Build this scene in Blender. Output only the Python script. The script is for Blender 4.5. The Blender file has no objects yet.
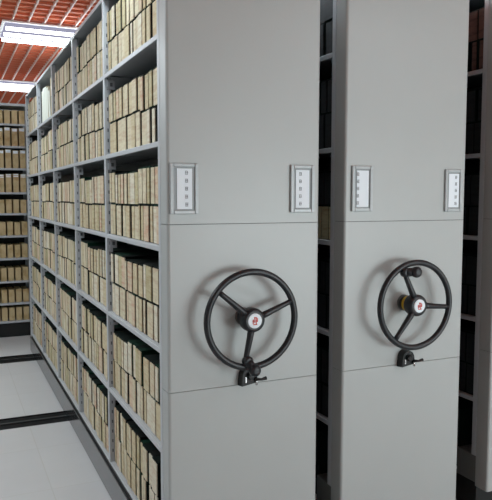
import bpy, bmesh, math, random
from mathutils import Vector, Matrix
random.seed(7)
C = bpy.context.scene.collection
SC = bpy.context.scene

# ------------------------------------------------------------------ measures (metres)
X0 = .707          # left side plane of the first unit
W = .622           # width of a unit
DY = 2.233         # front plane of the end panels
TH = .077          # depth of the end panel housing
BAY = .85
Y1 = 3.229         # first upright after the panel
S0, SP = .1696, .3845   # lowest shelf top, shelf pitch
ZT = 2.448         # canopy top
Z1, Z2 = 1.4057, .7943  # seams of the end panel
UX = [X0, 1.4465, 2.2500]
HC = 1.504
ZCEIL = 2.80

# ------------------------------------------------------------------ materials
def lin(c):
    return tuple(((v / 255 + .055) / 1.055) ** 2.4 if v > 10 else v / 255 / 12.92 for v in c) + (1,)

def mat(name, rgb, rough=.5, metal=0, spec=.5, noise=0, nscale=20, bump=0, bscale=200, coat=0):
    m = bpy.data.materials.new(name); m.use_nodes = True
    nt = m.node_tree; b = nt.nodes['Principled BSDF']
    b.inputs['Base Color'].default_value = lin(rgb)
    b.inputs['Roughness'].default_value = rough
    b.inputs['Metallic'].default_value = metal
    b.inputs['Specular IOR Level'].default_value = spec
    b.inputs['Coat Weight'].default_value = coat
    tc = nt.nodes.new('ShaderNodeTexCoord')
    if noise:
        n = nt.nodes.new('ShaderNodeTexNoise'); n.inputs['Scale'].default_value = nscale
        n.inputs['Detail'].default_value = 4
        nt.links.new(tc.outputs['Object'], n.inputs['Vector'])
        mx = nt.nodes.new('ShaderNodeMix'); mx.data_type = 'RGBA'
        a = lin(rgb)
        mx.inputs[6].default_value = tuple(v * (1 - noise) for v in a[:3]) + (1,)
        mx.inputs[7].default_value = tuple(min(1, v * (1 + noise)) for v in a[:3]) + (1,)
        nt.links.new(n.outputs['Fac'], mx.inputs[0]); nt.links.new(mx.outputs[2], b.inputs['Base Color'])
    if bump:
        n2 = nt.nodes.new('ShaderNodeTexNoise'); n2.inputs['Scale'].default_value = bscale
        nt.links.new(tc.outputs['Object'], n2.inputs['Vector'])
        bp = nt.nodes.new('ShaderNodeBump'); bp.inputs['Strength'].default_value = bump
        bp.inputs['Distance'].default_value = .001
        nt.links.new(n2.outputs['Fac'], bp.inputs['Height']); nt.links.new(bp.outputs['Normal'], b.inputs['Normal'])
    return m

M_panel = mat('panel_paint', (174, 178, 177), .4, metal=.06, noise=.02, nscale=6, bump=.1, bscale=600)
M_shade = mat('back_panel_paint', (52, 54, 52), .6)  # near-black in place of shade behind binders and boxes
M_core = mat('panel_core_paint', (110, 112, 110), .6)
M_shelf = mat('shelf_paint', (182, 186, 190), .38, noise=.03)
M_slot = mat('slot_black', (20, 22, 24), .7)
M_slot2 = mat('slot_grey', (96, 99, 102), .6)
M_beam = mat('base_beam_steel', (96, 97, 98), .16, metal=.85, noise=.08, nscale=30)
M_line = mat('dark_gap_rubber', (16, 18, 18), .6)
M_black = mat('black_plastic', (24, 27, 32), .38, noise=.1)
M_blackmetal = mat('black_cast_metal', (20, 21, 22), .3, metal=.3)
M_chrome = mat('chrome', (200, 200, 200), .2, metal=1)
M_white = mat('white_paper', (236, 244, 250), .6)
M_ink = mat('grey_ink', (120, 122, 128), .7)
M_red = mat('red_print', (205, 60, 45), .5)
M_yellow = mat('yellow_tape', (215, 175, 40), .5)
M_acryl = bpy.data.materials.new('clear_plastic'); M_acryl.use_nodes = True
_b = M_acryl.node_tree.nodes['Principled BSDF']
_b.inputs['Base Color'].default_value = (.86, .89, .9, 1); _b.inputs['Roughness'].default_value = .12
_b.inputs['Transmission Weight'].default_value = .45; _b.inputs['IOR'].default_value = 1.3
M_frame = mat('clear_frame', (176, 182, 184), .3, metal=.05, noise=.12, nscale=60)
M_backing = mat('holder_backing', (150, 156, 158), .4)
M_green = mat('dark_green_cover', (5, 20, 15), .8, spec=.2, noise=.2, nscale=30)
M_greenb = mat('green_cover', (8, 46, 32), .8, spec=.2, noise=.2, nscale=30)
M_brown = mat('brown_cover', (14, 17, 13), .8, spec=.2, noise=.2, nscale=30)

def paper(name, rgb, stain):
    m = bpy.data.materials.new(name); m.use_nodes = True
    nt = m.node_tree; b = nt.nodes['Principled BSDF']; b.inputs['Roughness'].default_value = .75
    tc = nt.nodes.new('ShaderNodeTexCoord'); oi = nt.nodes.new('ShaderNodeObjectInfo')
    ad = nt.nodes.new('ShaderNodeVectorMath'); ad.operation = 'ADD'
    nt.links.new(tc.outputs['Object'], ad.inputs[0]); nt.links.new(oi.outputs['Location'], ad.inputs[1])
    n = nt.nodes.new('ShaderNodeTexNoise'); n.inputs['Scale'].default_value = 13; n.inputs['Detail'].default_value = 3
    nt.links.new(ad.outputs[0], n.inputs['Vector'])
    r = nt.nodes.new('ShaderNodeValToRGB')
    a = lin(rgb); s = lin(stain)
    r.color_ramp.elements[0].position = .32; r.color_ramp.elements[0].color = s
    r.color_ramp.elements[1].position = .5; r.color_ramp.elements[1].color = a
    e = r.color_ramp.elements.new(.75); e.color = tuple(min(1, v * 1.12) for v in a[:3]) + (1,)
    nt.links.new(n.outputs['Fac'], r.inputs[0]); nt.links.new(r.outputs[0], b.inputs['Base Color'])
    return m
M_paper = [paper('cream_paper', (208, 198, 170), (198, 178, 150)),
           paper('tan_paper', (200, 187, 154), (190, 168, 134)),
           paper('pale_paper', (216, 209, 188), (206, 189, 164)),
           paper('pinkish_paper', (206, 187, 160), (200, 162, 136)),
           paper('khaki_paper', (190, 180, 144), (178, 160, 122))]
M_paper += [paper('black_cloth_spine', (30, 34, 36), (22, 24, 26)), paper('red_brown_spine', (92, 66, 58), (74, 50, 44))]  # the near-black spine carries the shade of the unit gaps
M_kraft = paper('kraft_board', (196, 174, 132), (174, 146, 100))
M_lightp = mat('pale_file_paper', (222, 226, 214), .7)

# ------------------------------------------------------------------ mesh helpers
def box(bm, lo, hi, mi=0, bev=0, seg=2):
    r = bmesh.ops.create_cube(bm, size=1)
    c = [(a + b) / 2 for a, b in zip(lo, hi)]; s = [b - a for a, b in zip(lo, hi)]
    for v in r['verts']:
        v.co = Vector((v.co.x * s[0] + c[0], v.co.y * s[1] + c[1], v.co.z * s[2] + c[2]))
    fs = {f for v in r['verts'] for f in v.link_faces}
    for f in fs: f.material_index = mi
    if bev:
        es = list({e for v in r['verts'] for e in v.link_edges})
        bmesh.ops.bevel(bm, geom=es, offset=bev, segments=seg, affect='EDGES', profile=.5)
    return r

def vbevbox(bm, lo, hi, rad, seg=5):
    """box whose two front vertical edges are rounded"""
    r = bmesh.ops.create_cube(bm, size=1)
    c = [(a + b) / 2 for a, b in zip(lo, hi)]; s = [b - a for a, b in zip(lo, hi)]
    for v in r['verts']:
        v.co = Vector((v.co.x * s[0] + c[0], v.co.y * s[1] + c[1], v.co.z * s[2] + c[2]))
    es = [e for e in {e for v in r['verts'] for e in v.link_edges}
          if abs(e.verts[0].co.z - e.verts[1].co.z) > 1e-4 and e.verts[0].co.y < c[1]]
    bmesh.ops.bevel(bm, geom=es, offset=rad, segments=seg, affect='EDGES', profile=.5)

def tube(bm, pts, rad, n=12, closed=False, mi=0, radii=None):
    pts = [Vector(p) for p in pts]; rings = []
    N = len(pts)
    for i, p in enumerate(pts):
        if closed: t = pts[(i + 1) % N] - pts[i - 1]
        else: t = pts[min(i + 1, N - 1)] - pts[max(i - 1, 0)]
        t.normalize()
        up = Vector((0, 1, 0)) if abs(t.y) < .9 else Vector((1, 0, 0))
        a = t.cross(up).normalized(); b = t.cross(a).normalized()
        r = radii[i] if radii else rad
        rings.append([bm.verts.new(p + r * (a * math.cos(2 * math.pi * k / n) + b * math.sin(2 * math.pi * k / n))) for k in range(n)])
    fs = []
    for i in range(N if closed else N - 1):
        A, B = rings[i], rings[(i + 1) % N]
        for k in range(n):
            fs.append(bm.faces.new((A[k], A[(k + 1) % n], B[(k + 1) % n], B[k])))
    if not closed:
        fs.append(bm.faces.new(rings[0][::-1])); fs.append(bm.faces.new(rings[-1]))
    for f in fs: f.material_index = mi; f.smooth = True

def lathe_y(bm, prof, c, n=32, mi=0):
    """profile [(radius, y)] turned about a Y axis through c"""
    rings = []
    for r, y in prof:
        rings.append([bm.verts.new((c[0] + r * math.cos(2 * math.pi * k / n), c[1] + y, c[2] + r * math.sin(2 * math.pi * k / n))) for k in range(n)])
    for A, B in zip(rings, rings[1:]):
        for k in range(n):
            f = bm.faces.new((A[k], A[(k + 1) % n], B[(k + 1) % n], B[k])); f.material_index = mi; f.smooth = True
    for R in (rings[0][::-1], rings[-1]):
        f = bm.faces.new(R); f.material_index = mi

def mesh(name, bm, mats):
    bmesh.ops.recalc_face_normals(bm, faces=bm.faces[:])
    me = bpy.data.meshes.new(name); bm.to_mesh(me); bm.free()
    for m in (mats if isinstance(mats, (list, tuple)) else [mats]): me.materials.append(m)
    return me

def obj(name, bm, mats, parent=None, loc=None, label=None):
    me = bm if isinstance(bm, bpy.types.Mesh) else mesh(name, bm, mats)
    o = bpy.data.objects.new(name, me); C.objects.link(o)
    if parent: o.parent = parent
    if loc: o.location = loc
    if label: o['label'] = label
    return o

def empty(name, loc, label, cat, group=None):
    o = bpy.data.objects.new(name, None); C.objects.link(o); o.location = loc
    o.empty_display_size = .1
    o['label'] = label; o['category'] = cat
    if group: o['group'] = group
    return o

def struct(o): o['kind'] = 'structure'; return o
def B(): return bmesh.new()

def emis(name, col, st):
    m = bpy.data.materials.new(name); m.use_nodes = True; nt = m.node_tree
    nt.nodes.remove(nt.nodes['Principled BSDF'])
    e = nt.nodes.new('ShaderNodeEmission'); e.inputs[0].default_value = col; e.inputs[1].default_value = st
    nt.links.new(e.outputs[0], nt.nodes['Material Output'].inputs[0]); return m

# ------------------------------------------------------------------ room
RX0, RX1, RY0, RY1 = -3.2, 5.2, -2.9, 10.1
def floor_mat():
    m = bpy.data.materials.new('floor_tiles'); m.use_nodes = True
    nt = m.node_tree; b = nt.nodes['Principled BSDF']
    tc = nt.nodes.new('ShaderNodeTexCoord')
    mp = nt.nodes.new('ShaderNodeMapping'); mp.inputs['Location'].default_value = (-.445, -.4, 0)
    nt.links.new(tc.outputs['Object'], mp.inputs['Vector'])
    br = nt.nodes.new('ShaderNodeTexBrick'); br.offset = 0; br.squash = 1
    br.inputs['Scale'].default_value = 1; br.inputs['Brick Width'].default_value = .6; br.inputs['Row Height'].default_value = .6
    br.inputs['Mortar Size'].default_value = .0035; br.inputs['Mortar Smooth'].default_value = .6
    br.inputs['Color1'].default_value = lin((206, 207, 206)); br.inputs['Color2'].default_value = lin((201, 202, 202))
    br.inputs['Mortar'].default_value = lin((194, 194, 190))
    nt.links.new(mp.outputs[0], br.inputs['Vector'])
    n = nt.nodes.new('ShaderNodeTexNoise'); n.inputs['Scale'].default_value = 3; n.inputs['Detail'].default_value = 6
    nt.links.new(tc.outputs['Object'], n.inputs['Vector'])
    mx = nt.nodes.new('ShaderNodeMix'); mx.data_type = 'RGBA'; mx.blend_type = 'MULTIPLY'; mx.inputs[0].default_value = .12
    nt.links.new(br.outputs['Color'], mx.inputs[6]); nt.links.new(n.outputs['Fac'], mx.inputs[7])
    nt.links.new(mx.outputs[2], b.inputs['Base Color'])
    b.inputs['Roughness'].default_value = .38
    return m
# floor slabs leave the rail channels open
RAILS = [(2.50, 2.66), (4.42, 4.65), (6.22, 6.50)]
bm = B(); y = RY0
for a, b_ in RAILS + [(RY1, None)]:
    box(bm, (RX0, y, -.1), (RX1, a, 0)); y = b_
for a, b_ in RAILS: box(bm, (RX0, a, -.1), (RX1, b_, -.03))
struct(obj('floor', bm, floor_mat()))
M_wall = mat('wall_paint', (226, 227, 222), .8, noise=.03)
for n, lo, hi in [('wall_left', (RX0 - .1, RY0, 0), (RX0, RY1, 3.1)), ('wall_right', (RX1, RY0, 0), (RX1 + .1, RY1, 3.1)),
                  ('wall_back', (RX0 - .1, RY1, 0), (RX1 + .1, RY1 + .1, 3.1))]:
    bm = B(); box(bm, lo, hi); struct(obj(n, bm, M_wall))
WX0, WX1, WZ0, WZ1 = 2.3, 5.0, .4, 1.6
bm = B()
for lo, hi in [((RX0 - .1, 0), (WX0, 3.1)), ((WX1, 0), (RX1 + .1, 3.1)), ((WX0, 0), (WX1, WZ0)), ((WX0, WZ1), (WX1, 3.1))]:
    box(bm, (lo[0], RY0 - .1, lo[1]), (hi[0], RY0, hi[1]))
struct(obj('wall_front', bm, M_wall))
M_wframe = mat('window_frame_white', (215, 218, 220), .4)
M_fill_glow = emis('daylight_pane', (.86, .95, 1, 1), 2.2)  # glow added to fill the end panels
bm = B()
for x in (WX0 + .02, (WX0 + WX1) / 2, WX1 - .02): box(bm, (x - .02, RY0 - .07, WZ0), (x + .02, RY0 - .02, WZ1))
for z in (WZ0 + .02, WZ1 - .02): box(bm, (WX0 + .04, RY0 - .068, z - .02), (WX1 - .04, RY0 - .022, z + .02))
win = struct(obj('window_1', bm, M_wframe))  # unseen opening added as fill light for the end panels
bm = B(); box(bm, (WX0 + .02, RY0 - .09, WZ0 + .02), (WX1 - .02, RY0 - .08, WZ1 - .02)); obj('pane', bm, M_fill_glow, win)
ld = bpy.data.lights.new('daylight', 'AREA'); ld.shape = 'RECTANGLE'; ld.size = 2.6; ld.size_y = 1.15; ld.energy = 165; ld.color = (.88, 1, 1.03)  # added lamp, brightens the end panels from the front
lo_ = bpy.data.objects.new('window_daylight', ld); C.objects.link(lo_); lo_.location = ((WX0 + WX1) / 2, RY0 + .02, (WZ0 + WZ1) / 2); lo_.rotation_euler = (math.pi / 2, 0, 0)
lo_.parent = win
# ceiling: red-brown panel with pale runners along Y and thin red cross bars
M_ceil = mat('ceiling_red', (224, 136, 100), .6, noise=.16, nscale=5)
M_run = mat('ceiling_runner', (232, 206, 194), .5)
M_cross = mat('ceiling_cross', (226, 126, 90), .6)
bm = B(); box(bm, (RX0 - .1, RY0 - .1, ZCEIL + .03), (RX1 + .1, RY1 + .1, ZCEIL + .12), 0)
x = RX0 + .05
while x < RX1:
    box(bm, (x - .005, RY0, ZCEIL), (x + .005, RY1, ZCEIL + .03), 1); x += .1135
y = RY0 + .05
while y < RY1:
    box(bm, (RX0, y - .004, ZCEIL + .012), (RX1, y + .004, ZCEIL + .03), 2); y += .1135
struct(obj('ceiling', bm, [M_ceil, M_run, M_cross]))

# rails in the floor
M_chan = mat('rail_channel', (12, 13, 14), .7, spec=.2)
M_rail = mat('rail_steel', (60, 63, 64), .5, metal=.5)
desc = ['black floor track under the front ends of the shelving', 'nearest black floor track crossing the pale tiled aisle', 'farther black floor track crossing the aisle by the far shelf']
for (a, b_), d in zip(RAILS, desc):
    r = empty('floor_track', ((RX0 + RX1) / 2, (a + b_) / 2, 0), d, 'rail')
    hw = (b_ - a) / 2 - .001; hl = (RX1 - RX0) / 2 - .004
    bm = B(); box(bm, (-hl, -hw, -.03), (hl, hw, -.006)); box(bm, (-hl, -hw, -.03), (hl, -hw + .012, -.001)); box(bm, (-hl, hw - .012, -.03), (hl, hw, -.001))
    obj('channel', bm, M_chan, r)
    bm = B(); box(bm, (-hl, -.012, -.0058), (hl, .012, .003), bev=.002); obj('rail', bm, M_rail, r)

# ------------------------------------------------------------------ ceiling lights
M_house = mat('fixture_white', (235, 235, 235), .4)
M_tube = emis('lit_tube', (.94, .97, 1, 1), 12)
M_refl = emis('lit_reflector', (.74, .74, 1, 1), .75)
P = [41, 37, 46, 27, 20]
rows = [(5.22, 5.77, 1), (7.85, 8.34, 1), (2.55, 3.13, 1), (-.14, .44, 1), (-2.3, -1.72, 1)]
cols = [(.41, 1.61), (-1.39, -.19), (2.30, 3.50), (-3.0, -1.99)]
nm = ['nearer bright ceiling light above the shelving run', 'far bright ceiling light beyond the nearer one']
def light(xa, xb, ya, yb, label, power):
    r = empty('ceiling_light', ((xa + xb) / 2, (ya + yb) / 2, ZCEIL), label, 'light', 'recessed ceiling lights')
    hx, hy = (xb - xa) / 2, (yb - ya) / 2
    bm = B()
    for lo, hi in [((-hx, -hy, -.014), (-hx + .02, hy, -.001)), ((hx - .02, -hy, -.014), (hx, hy, -.001)),
                   ((-hx + .02, -hy, -.014), (hx - .02, -hy + .02, -.001)), ((-hx + .02, hy - .02, -.014), (hx - .02, hy, -.001))]:
        box(bm, lo, hi)
    obj('frame', bm, M_house, r)
    bm = B(); box(bm, (-hx + .02, -hy + .02, -.008), (hx - .02, hy - .02, -.002)); obj('reflector', bm, M_refl, r)
    for k in (-.72, 0, .72):
        bm = B(); tube(bm, [(-hx + .03, k * hy, -.045), (hx - .03, k * hy, -.045)], .013, 10); obj('tube', bm, M_tube, r)
    ld = bpy.data.lights.new('ceiling_lamp', 'AREA'); ld.shape = 'RECTANGLE'; ld.size = xb - xa - .06; ld.size_y = yb - ya - .06
    ld.energy = power; ld.color = (.86, 1, 1.07)
    lo = bpy.data.objects.new('lamp', ld); C.objects.link(lo); lo.parent = r; lo.location = (0, 0, -.06)
for ri, (ya, yb, on) in enumerate(rows):
    for ci, (xa, xb) in enumerate(cols):
        if P[ri] == 0 or ci == 3: continue
        if ri > 2 and ci < 2: continue
        if ri < 2 and ci == 0: lab = nm[ri]
        else: lab = ('bright recessed ceiling light, ' + ['fourth', 'fifth', 'third', 'second', 'first'][ri] + ' row from the entrance, ' +
                     ['over the first unit', 'over the open aisle', 'over the farther units', 'by the left wall'][ci])
        light(xa, xb, ya, yb, lab, P[ri] )

# ------------------------------------------------------------------ shelving units
NB = 5
YP0 = DY + TH + .016
YP = [YP0] + [Y1 + BAY * k for k in range(NB)]
LAST = YP[-1]
def post_mesh(yc, xs, sgn, zb=.1595):
    """slotted upright; xs outer plane, sgn +1 inward to +X"""
    bm = B(); w = .014
    xa, xb = sorted((xs, xs + sgn * .032))
    box(bm, (xa, yc - w, zb), (xb, yc + w, ZT - .002), 0, .002, 1)
    z = zb + .06
    while z < ZT - .08:
        for dx in (.016,):
            xc = xs + sgn * dx
            box(bm, (xc - .003, yc - w - .0006, z), (xc + .003, yc - w + .001, z + .016), 1)
        z += .05
    return bm

def wheel(parent, c, phase, knob, yellow):
    """handwheel: rim, spokes, hub with badge, folding crank knob"""
    R = .1765
    bm = B(); tube(bm, [(c[0] + R * math.cos(t), c[1], c[2] + R * math.sin(t)) for t in [2 * math.pi * i / 64 for i in range(64)]], .0125, 14, True)
    rim = obj('handwheel', bm, M_black, parent, label='black three spoke handwheel')
    for k in range(3):
        a = math.radians(phase + 120 * k)
        bm = B()
        tube(bm, [(c[0] + r * math.cos(a), c[1] + dy, c[2] + r * math.sin(a)) for r, dy in ((.03, -.008), (.06, -.007), (.11, -.004), (.15, -.001), (.174, 0))], .01, 10, radii=[.014, .0125, .011, .010, .0105])
        obj('spoke', bm, M_black, rim)
    bm = B(); lathe_y(bm, [(.028, .07), (.030, .035), (.042, .025), (.045, .018), (.045, -.012), (.042, -.020), (.033, -.024)], (c[0], c[1], c[2]), 40)
    obj('hub', bm, M_black, rim)
    bm = B(); lathe_y(bm, [(.0275, .001), (.0275, -.002), (.0255, -.0035)], (c[0], c[1] - .024, c[2]), 36)
    # red mark printed on the badge
    yb = c[1] - .0285
    for (x, z, w_, h_) in [(-.008, -.002, .004, .016), (-.002, .004, .003, .022), (.004, .0, .0035, .026), (.009, .003, .003, .014), (.0, -.013, .016, .003), (.001, .012, .012, .003), (-.002, .0, .018, .003)]:
        box(bm, (c[0] + x - w_ / 2, yb, c[2] + z - h_ / 2), (c[0] + x + w_ / 2, yb + .0015, c[2] + z + h_ / 2), 1)
    obj('hub_badge', bm, [M_white, M_red], rim, label='white round badge with small red mark')
    bm = B(); lathe_y(bm, [(.034, .004), (.034, -.004)], (c[0], DY - .004, c[2]), 32); obj('shaft_flange', bm, M_core, rim)
    if yellow:
        bm = B(); lathe_y(bm, [(.0335, .02), (.0335, .0)], (c[0], c[1] + .030, c[2]), 32); obj('yellow_collar', bm, M_yellow, rim, label='yellow collar behind the hub')
    # crank: pivot block on the spoke end and a round knob
    a = math.radians(knob[0]); px, pz = c[0] + (R - .024) * math.cos(a), c[2] + (R - .024) * math.sin(a)
    bm = B()
    lathe_y(bm, [(.010, .012), (.018, .009), (.020, 0), (.020, -.012), (.016, -.018), (.01, -.020)], (px, c[1] - .004, pz), 24)
    kx, kz = px + knob[1], pz + knob[2]
    tube(bm, [(px, c[1] - .010, pz), ((px + kx) / 2, c[1] - .014, (pz + kz) / 2), (kx, c[1] - .02, kz)], .018, 12)
    lathe_y(bm, [(.008, .014), (.018, .010), (.0225, 0), (.0225, -.012), (.018, -.020), (.008, -.023)], (kx, c[1] - .026, kz), 24)
    obj('crank_knob', bm, M_black, rim)

def lock(parent, x, z):
    bm = B()
    # quarter-round cast body: fan profile extruded
    n = 10; pr = [(-.036, -.036), (.028, -.026)] + [(.030 * math.cos(t) - .004, .034 * math.sin(t) - .002) for t in [math.radians(10 + 150 * i / n) for i in range(n + 1)]] + [(-.036, -.02)]
    A = [bm.verts.new((x + a, DY - .034, z + b)) for a, b in pr]; Bv = [bm.verts.new((x + a * 1.1, DY + .0, z + b * 1.08)) for a, b in pr]
    bm.faces.new(A); bm.faces.new(Bv[::-1])
    for i in range(len(pr)): bm.faces.new((A[i], A[i - 1], Bv[i - 1], Bv[i]))
    lathe_y(bm, [(.014, 0), (.014, -.012), (.010, -.016)], (x - .004, DY - .034, z + .002), 20)
    l = obj('wheel_lock', bm, M_blackmetal, parent, label='small black cast lock below the wheel')
    bm = B(); tube(bm, [(x + .012, DY - .045, z - .01), (x + .035, DY - .05, z - .012), (x + .056, DY - .05, z - .009)], .0055, 10, radii=[.006, .005, .0075])
    obj('lever', bm, M_blackmetal, l)
    bm = B(); box(bm, (x - .024, DY - .036, z - .024), (x - .018, DY - .033, z + .0), bev=.0008); obj('indicator', bm, M_chrome, l, label='pale bright indicator strip')
    bm = B(); tube(bm, [(x + .02, DY - .04, z - .012), (x + .02, DY - .04, z - .034)], .005, 8); obj('lock_pin', bm, M_chrome, l)

def holder(parent, xa, xb, za, zb, ca, cb, tx):
    """clear plastic label holder: frame, paper card with five small characters"""
    bm = B(); y0, y1 = DY - .010, DY
    t = .014
    for lo, hi in [((xa, za), (xa + t, zb)), ((xb - t, za), (xb, zb)), ((xa + t, za), (xb - t, za + t)), ((xa + t, zb - t), (xb - t, zb))]:
        box(bm, (lo[0], y0, lo[1]), (hi[0], y1, hi[1]), 0, .003, 2)
    h = obj('label_holder', bm, M_frame, parent, label='shiny clear framed label holder')
    bm = B(); box(bm, (xa + t, DY - .004, za + t), (xb - t, DY - .0005, zb - t)); obj('holder_backing', bm, M_backing, h)
    bm = B(); box(bm, (ca, DY - .0065, za + .018), (cb, DY - .0045, zb - .019), 0)
    zz0, zz1 = za + .034, zb - .034
    rnd = random.Random(int(xa * 1000))
    for i in range(5):
        zc = zz1 - (zz1 - zz0) * i / 4
        s = .0062
        for q in range(3): box(bm, (tx - s, DY - .0074, zc - s + q * s * .9), (tx + s * rnd.uniform(.5, 1), DY - .0063, zc - s + q * s * .9 + .0016), 1)
        for q in (-.6, .45): box(bm, (tx + q * s - .0008, DY - .0074, zc - s), (tx + q * s + .0008, DY - .0063, zc + s * rnd.uniform(.6, 1)), 1)
    obj('label_card', bm, [M_white, M_ink], h, label='white paper card with a column of small characters')

def unit(ix, label, nb, wheel_spec, holders, lockx, hides=False):
    xl = UX[ix]; xr = xl + W
    r = empty('mobile_shelving_unit', (xl + W / 2, DY, 0), label, 'shelving unit', 'mobile shelving units')
    r_inv = Matrix.Translation((-(xl + W / 2), -DY, 0))
    kids = []
    def part(name, bm, m, parent=None, label=None):
        o = obj(name, bm, m, parent, label=label)
        return o
    top = C.objects
    # end panel in three sections on an inner core
    start = set(C.objects)
    bm = B(); box(bm, (xl + .004, DY + .005, .135), (xr - .004, DY + TH, 2.46)); core = obj('end_panel', bm, M_core, r)
    for n, za, zb in [('upper_panel', Z1 + .0012, 2.462), ('middle_panel', Z2 + .0012, Z1 - .0012), ('lower_panel', .132, Z2 - .0012)]:
        bm = B(); vbevbox(bm, (xl, DY, za), (xr, DY + TH - .001, zb), .011); obj(n, bm, M_panel, core)
    if wheel_spec: wheel(r, *wheel_spec)
    if lockx: lock(r, *lockx)
    for h in holders: holder(r, *h)
    last = YP[nb]
    # posts both sides
    for k in range(nb + 1):
        for xs, sg in ((xl, 1), (xr, -1)):
            obj('post', post_mesh(YP[k], xs, sg, .2765 if k == 0 else .1595), [M_shelf, M_slot2], r)
    # shelves per bay
    for k in range(nb):
        ya, yb = YP[k] + .0145, YP[k + 1] - .0145
        for j in range(6):
            z = S0 + SP * j; bm = B(); ya = YP[k] + (.1195 if k == 0 and j == 0 else .0145); lp = .020 if j else .0095
            box(bm, (xl + .001, ya, z - lp), (xl + .013, yb, z), 0, .0015, 1)
            box(bm, (xr - .013, ya, z - lp), (xr - .001, yb, z), 0, .0015, 1)
            box(bm, (xl + .013, ya, z - .004), (xl + W / 2 - .0035, yb, z), 0); box(bm, (xl + W / 2 + .0035, ya, z - .004), (xr - .013, yb, z), 0)
            for yc in (ya + .03, yb - .03):   # underside bracket with a dark hole
                pass
            sh = obj('shelf', bm, M_shelf, r)
            if j > 0:
                bm = B()
                box(bm, (xl + .016, yb - .004, z - .070), (xl + .050, yb, z - .025), 0)
                box(bm, (xl + .027, yb - .0052, z - .056), (xl + .040, yb - .004, z - .038), 1)
                obj('shelf_bracket', bm, [M_shelf, M_slot2], sh)
    bm = B(); box(bm, (xl, YP[0] + .001 - .016, ZT - .0005), (xr, last + .016, ZT + .010))
    obj('canopy', bm, M_shelf, r)
    bm = B(); box(bm, (xl + .0005, YP[0] + .0145, ZT - .008), (xl + .012, YP[nb] - .0145, ZT - .001)); obj('canopy_edge', bm, M_shelf, r)
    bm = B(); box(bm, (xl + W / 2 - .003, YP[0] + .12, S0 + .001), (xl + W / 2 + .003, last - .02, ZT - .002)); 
    obj('divider', bm, M_shade, r, label='dark dividing sheet')  # dark sheet added so the shelf depths read as shade
    # carriage: polished base beam, dark gap, housing by the panel
    bm = B(); box(bm, (xl - .010, YP[0] + .16, .004), (xl + .05, last + .014, .142), 0, .002, 1); box(bm, (xr - .05, YP[0] + .16, .004), (xr - .004, last + .014, .142), 0, .002, 1)
    box(bm, (xl + .05, last - .03, .004), (xr - .05, last + .014, .142))
    obj('base_beam', bm, M_beam, r, label='dark polished steel base beam')
    bm = B(); box(bm, (xl + .003, YP[0] + .120, .1425), (xr - .003, last + .010, .1590)); obj('gap_strip', bm, M_line, r)
    bm = B(); box(bm, (xl + .008, DY + TH + .001, .142), (xr - .008, YP[0] + .118, .276), 0, .003, 1); obj('drive_housing', bm, M_core, r)
    bm = B(); box(bm, (xl + .012, DY + TH + .004, .003), (xr - .012, YP[0] + .158, .1415)); obj('front_skirt', bm, M_line, r, label='black plate under the drive housing')
    for o in C.objects:
        if o not in start and o.parent is r: o.matrix_parent_inverse = r_inv
    return r

def hol(x): return x
unit(0, 'nearest light grey mobile shelving unit packed with cream binders, handwheel knob at its bottom', NB,
     ((1.003, DY - .078, 1.056), 20, (262, .018, -.030), False),
     [(.716, .823, 1.443, 1.624, .742, .799, .779), (1.198, 1.303, 1.445, 1.627, 1.221, 1.280, 1.2415)], (1.020, .832))
unit(1, 'middle light grey mobile shelving unit, handwheel knob at the top of its wheel', NB,
     ((1.748, DY - .078, 1.060), -6, (114, .037, .002), True),
     [(1.476, 1.576, 1.447, 1.630, 1.499, 1.556, 1.505), (1.951, 2.045, 1.443, 1.624, 1.971, 2.027, 2.010)], (1.758, .826))
unit(2, 'rightmost light grey mobile shelving unit, cut off by the right edge of the photo', NB,
     ((2.524, DY - .078, 1.063), 40, (160, .03, .02), False),
     [(2.270, 2.370, 1.447, 1.630, 2.292, 2.349, 2.300), (2.745, 2.84, 1.443, 1.624, 2.765, 2.822, 2.805)], (2.55, .826))

# ------------------------------------------------------------------ binders
DEP = .235
def cam_basis():
    y, pt, ro = (math.radians(a) for a in (24.42, 4.61, .07))
    F = Vector((math.sin(y) * math.cos(pt), math.cos(y) * math.cos(pt), -math.sin(pt)))
    R = Vector((math.cos(y), -math.sin(y), 0)); U = R.cross(F)
    return F, math.cos(ro) * R + math.sin(ro) * U, -math.sin(ro) * R + math.cos(ro) * U
CF, CR, CU = cam_basis()
FPX = 656.45
def project(p):
    d = Vector(p) - Vector((0, 0, HC)); z = d.dot(CF)
    return 246 + FPX * d.dot(CR) / z, 250 - FPX * d.dot(CU) / z
ORD = ['first', 'second', 'third', 'fourth', 'fifth', 'sixth', 'seventh', 'eighth', 'ninth', 'tenth', 'eleventh', 'twelfth', 'thirteenth', 'fourteenth', 'fifteenth', 'sixteenth', 'seventeenth', 'eighteenth', 'nineteenth', 'twentieth']
specs = []
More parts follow.
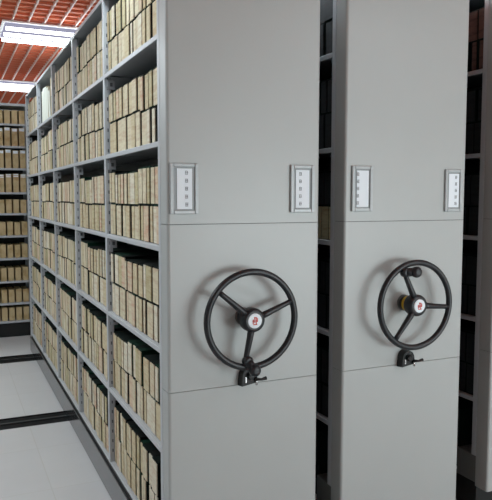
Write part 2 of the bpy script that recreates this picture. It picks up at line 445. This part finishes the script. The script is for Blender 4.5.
def fill(ix, nb):
    for k in range(nb):
        ya, yb = YP[k] + .018, YP[k + 1] - .018
        if k == 0: ya += .004
        for j in range(6):
            ya_, yb_ = ya, yb
            if k == 0 and j == 0: ya = YP[0] + .122
            if ix == 0 and k == 3 and j == 5: yb = YP[k] + .20
            # runs of one height each
            cuts = [ya]; 
            while cuts[-1] < yb - .30: cuts.append(cuts[-1] + random.uniform(.2, .42))
            if yb - cuts[-1] > .09: cuts.append(yb)
            else: cuts[-1] = yb
            nlow = nup = 0; ya, yb = ya_, yb_
            for a, b_ in zip(cuts, cuts[1:]):
                h1 = random.choice([.141, .144, .147, .151]); h2 = random.choice([.138, .142, .146, .150])
                lean = 0
                for lay in (0, 1):
                    y = a + random.uniform(0, .003)
                    while True:
                        w = random.choice([.038, .048, .055, .060, .066, .074, .085])
                        if y + w > b_ - .002: 
                            if b_ - y > .028: w = b_ - y - .003
                            else: break
                        n_ = nlow if lay == 0 else nup
                        x = UX[ix] + .016 + random.uniform(0, .008)
                        specs.append(dict(ix=ix, k=k, j=j, lay=lay, n=n_, y=y, w=w, h=(h1 if lay == 0 else h2),
                                          z=S0 + SP * j + .0005 + (h1 + .001 if lay else 0), x=x,
                                          e=random.choice([.003, .004, .005, .006, .006, .008, .012]) if w > .042 else random.choice([.003, .004]),
                                          p=random.choice([0, 0, 1, 1, 2, 3, 4]), g=random.choice([0, 0, 0, 1, 2])))
                        if lay == 0: nlow += 1
                        else: nup += 1
                        y += w + random.choice([.001, .001, .002, .003, .005, .008])
                        if random.random() < .05: y += .016
fill(0, NB)
n_first = len(specs)
fill(1, 3); fill(2, 3)
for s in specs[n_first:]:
    s['p'] = 5 if not (s['ix'] == 1 and s['j'] == 3 and s['lay'] == 0) else 4  # near-black spines put the gap's shade into the colour
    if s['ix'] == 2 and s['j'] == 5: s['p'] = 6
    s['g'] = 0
for s in specs:
    yc = s['y'] + s['w'] / 2
    u0, v0 = project((s['x'], s['y'], s['z'])); u1, v1 = project((s['x'], s['y'] + s['w'], s['z'] + s['h']))
    vis = 0
    if max(v0, v1) > 0 and min(v0, v1) < 500 and -1 < u0 < 492:
        cv = min(500, max(v0, v1)) - max(0, min(v0, v1))
        vis = abs(u0 - u1) * cv
        if s['ix'] > 0: vis = vis if s['y'] < DY + TH + .14 else 0
    s['vis'] = vis
main = sorted([s for s in specs if s['ix'] == 0], key=lambda s: -s['vis'])
gap = [s for s in specs if s['ix'] > 0 and s['vis'] > 0]
NI = 300 - len(gap)
indiv = [s for s in main[:NI] if s['vis'] > 0] + gap
iset = {id(s) for s in indiv}
cache = {}
GM = [M_green, M_brown, M_greenb]
def binder_meshes(w, e, p, g):
    key = (round(w, 3), e, p, g)
    if key not in cache:
        bm = B(); box(bm, (.004, 0, 0), (DEP, w, 1), 0)
        c = mesh('binder_cover', bm, GM[g])
        bm = B(); box(bm, (0, e, .015), (.006, w - e, .952), 0)
        s_ = mesh('binder_spine', bm, M_paper[p])
        cache[key] = (c, s_)
    return cache[key]
PN = ['cream', 'tan', 'pale cream', 'pinkish cream', 'khaki', 'black', 'red brown']
GN = ['dark green', 'brown', 'green']
WN = lambda w: 'thin' if w < .05 else ('medium' if w < .064 else 'thick')
UN = ['nearest', 'middle', 'rightmost']
for s in sorted(indiv, key=lambda s: (s['ix'], s['k'], s['j'], s['lay'], s['n'])):
    bay = ['bay beside the end panel', 'second bay', 'third bay', 'fourth bay', 'fifth bay'][s['k']]
    lay = 'upper' if s['lay'] else 'lower'
    lab = f"{WN(s['w'])} {PN[s['p']]} binder, {ORD[s['n']]} in {lay} row, {ORD[s['j']]} shelf up, {bay}"
    if s['ix']: lab = f"{ORD[s['n']]} {PN[s['p']]} binder, {lay} row, {ORD[s['j']]} shelf up, in the gap before the {UN[s['ix']]} unit"
    r = empty('record_binder', (s['x'], s['y'], s['z']), lab, 'binder', 'record binders on the shelving')
    r.scale = (1, 1, s['h'])
    c, sp = binder_meshes(s['w'], s['e'], s['p'], s['g'])
    obj('cover', c, None, r); obj('spine', sp, None, r)
# tall pale files standing at the top of the fourth bay
yy = YP[3] + .225
TL = ['first', 'second', 'third', 'fourth', 'fifth']
for i, (w_, h_, tilt) in enumerate([(.075, .215, 7), (.09, .25, 0), (.085, .27, 0), (.10, .275, 0), (.07, .262, 0)]):
    y_ = yy + (.0 if i == 0 else .03)
    r = empty('document_file', (UX[0] + .02, y_, S0 + SP * 5 + .001 + (math.sin(math.radians(tilt)) * 0)), 
              f"tall pale paper file, {TL[i]} from the post, top shelf, fourth bay" + (', leaning' if tilt else ''), 'file', 'tall pale files on the top shelf')
    if tilt: r.rotation_euler = (-math.radians(tilt), 0, 0)
    bm = B(); box(bm, (.004, 0, 0), (.24, w_, h_)); obj('cover', bm, M_paper[2], r)
    bm = B(); box(bm, (0, .003, .003), (.006, w_ - .003, h_ - .003)); obj('spine', bm, M_lightp, r)
    if i == 0: r.location.z += w_ * math.sin(math.radians(tilt))
    yy += w_ + (.012 if i == 0 else .004)
bm = B()
for s in specs:
    if id(s) in iset: continue
    lo = (s['x'], s['y'], s['z'])
    box(bm, (s['x'] + .004, s['y'], s['z']), (s['x'] + DEP, s['y'] + s['w'], s['z'] + s['h']), s['g'])
    box(bm, (s['x'], s['y'] + s['e'], s['z'] + .002), (s['x'] + .0045, s['y'] + s['w'] - s['e'], s['z'] + s['h'] - .007), 3 + s['p'])
st = obj('record_binders', bm, GM + M_paper)
st['kind'] = 'stuff'; st['label'] = 'farther rows of cream and tan binders packed along the grey shelves'; st['category'] = 'binders'

# ------------------------------------------------------------------ far fixed rack across the back
FY = 7.371
lev = [.175, .37, .606, .853, 1.093, 1.330, 1.552, 1.806, 2.038, 2.270]
FX = [-.11, .80, 1.71]
r = empty('far_shelving_rack', (.80, FY, 0), 'far grey shelving rack across the end of the aisle, filled with kraft boxes', 'shelving rack')
s0 = set(C.objects)
for x in FX:
    for y in (FY, FY + .36):
        bm = B(); box(bm, (x - .019, y, 0), (x + .019, y + .035, 2.455), 0, .002, 1); obj('post', bm, M_shelf, r)
for a, b_ in zip(FX, FX[1:]):
    for z in lev:
        bm = B(); box(bm, (a + .0195, FY + .001, z - .022), (b_ - .0195, FY + .012, z), 0, .0015, 1); box(bm, (a + .0195, FY + .012, z - .004), (b_ - .0195, FY + .394, z)); obj('shelf', bm, M_shelf, r)
    bm = B(); box(bm, (a + .0195, FY + .02, .002), (b_ - .0195, FY + .03, .152)); obj('kick_plate', bm, M_line, r, label='black kick plate')
bm = B(); box(bm, (FX[0] - .02, FY - .002, 2.4555), (FX[-1] + .02, FY + .398, 2.48)); obj('top_board', bm, M_shelf, r)
inv = Matrix.Translation((-.80, -FY, 0))
for o in C.objects:
    if o not in s0 and o.parent is r: o.matrix_parent_inverse = inv
bm = B(); box(bm, (0, 0, 0), (.057, .27, .142), 0, .001, 1); mb = mesh('archive_box', bm, M_kraft)
bm = B(); box(bm, (0, 0, 0), (.057, .27, .192), 0, .001, 1); mbt = mesh('archive_box', bm, M_kraft)
for a, b_ in zip(FX, FX[1:]):
    bm = B(); box(bm, (a + .02, FY + .372, .2), (b_ - .02, FY + .378, 2.45)); bp_ = obj('back_panel', bm, M_shade, r); bp_.matrix_parent_inverse = inv  # dark sheet added for the shade above and behind the boxes
bm = B(); box(bm, (.004, -.0008, .158), (.053, .0, .188)); ml = mesh('box_label', bm, M_white)  # white bands paint the light that shows through above the boxes
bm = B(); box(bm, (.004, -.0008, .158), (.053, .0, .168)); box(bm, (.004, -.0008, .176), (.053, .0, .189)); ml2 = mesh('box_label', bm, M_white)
for j, z in enumerate(lev):
    off = random.uniform(-.004, .004)
    for i in range(11):
        x = .775 - .0735 * i - .057 + off
        o = obj('archive_box', mbt if j in (6, 7, 8) else mb, None, None, (x, FY + .03 + random.uniform(0, .006), z + .0005))
        o['label'] = f"kraft archive box, {ORD[i]} from the right post, {ORD[j]} shelf up, far rack"
        o['category'] = 'box'; o['group'] = 'kraft boxes on the far rack'
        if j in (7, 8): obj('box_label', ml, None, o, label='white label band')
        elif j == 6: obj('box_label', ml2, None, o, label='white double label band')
        o.scale.z = random.choice([.97, 1, 1.02])

# ------------------------------------------------------------------ camera
cd = bpy.data.cameras.new('camera'); cam = bpy.data.objects.new('camera', cd); C.objects.link(cam)
cd.sensor_fit = 'HORIZONTAL'; cd.sensor_width = 36; cd.lens = 36 * FPX / 492
m = Matrix((CR, CU, -CF)).transposed().to_4x4(); m.translation = Vector((0, 0, HC))
cam.matrix_world = m
SC.camera = cam

w = bpy.data.worlds.new('world'); SC.world = w; w.use_nodes = True
w.node_tree.nodes['Background'].inputs[0].default_value = (.8, .85, .9, 1); w.node_tree.nodes['Background'].inputs[1].default_value = .05
SC.view_settings.view_transform = 'Standard'; SC.view_settings.look = 'None'; SC.view_settings.exposure = -.75; SC.view_settings.gamma = 1
SC.view_settings.use_curve_mapping = False
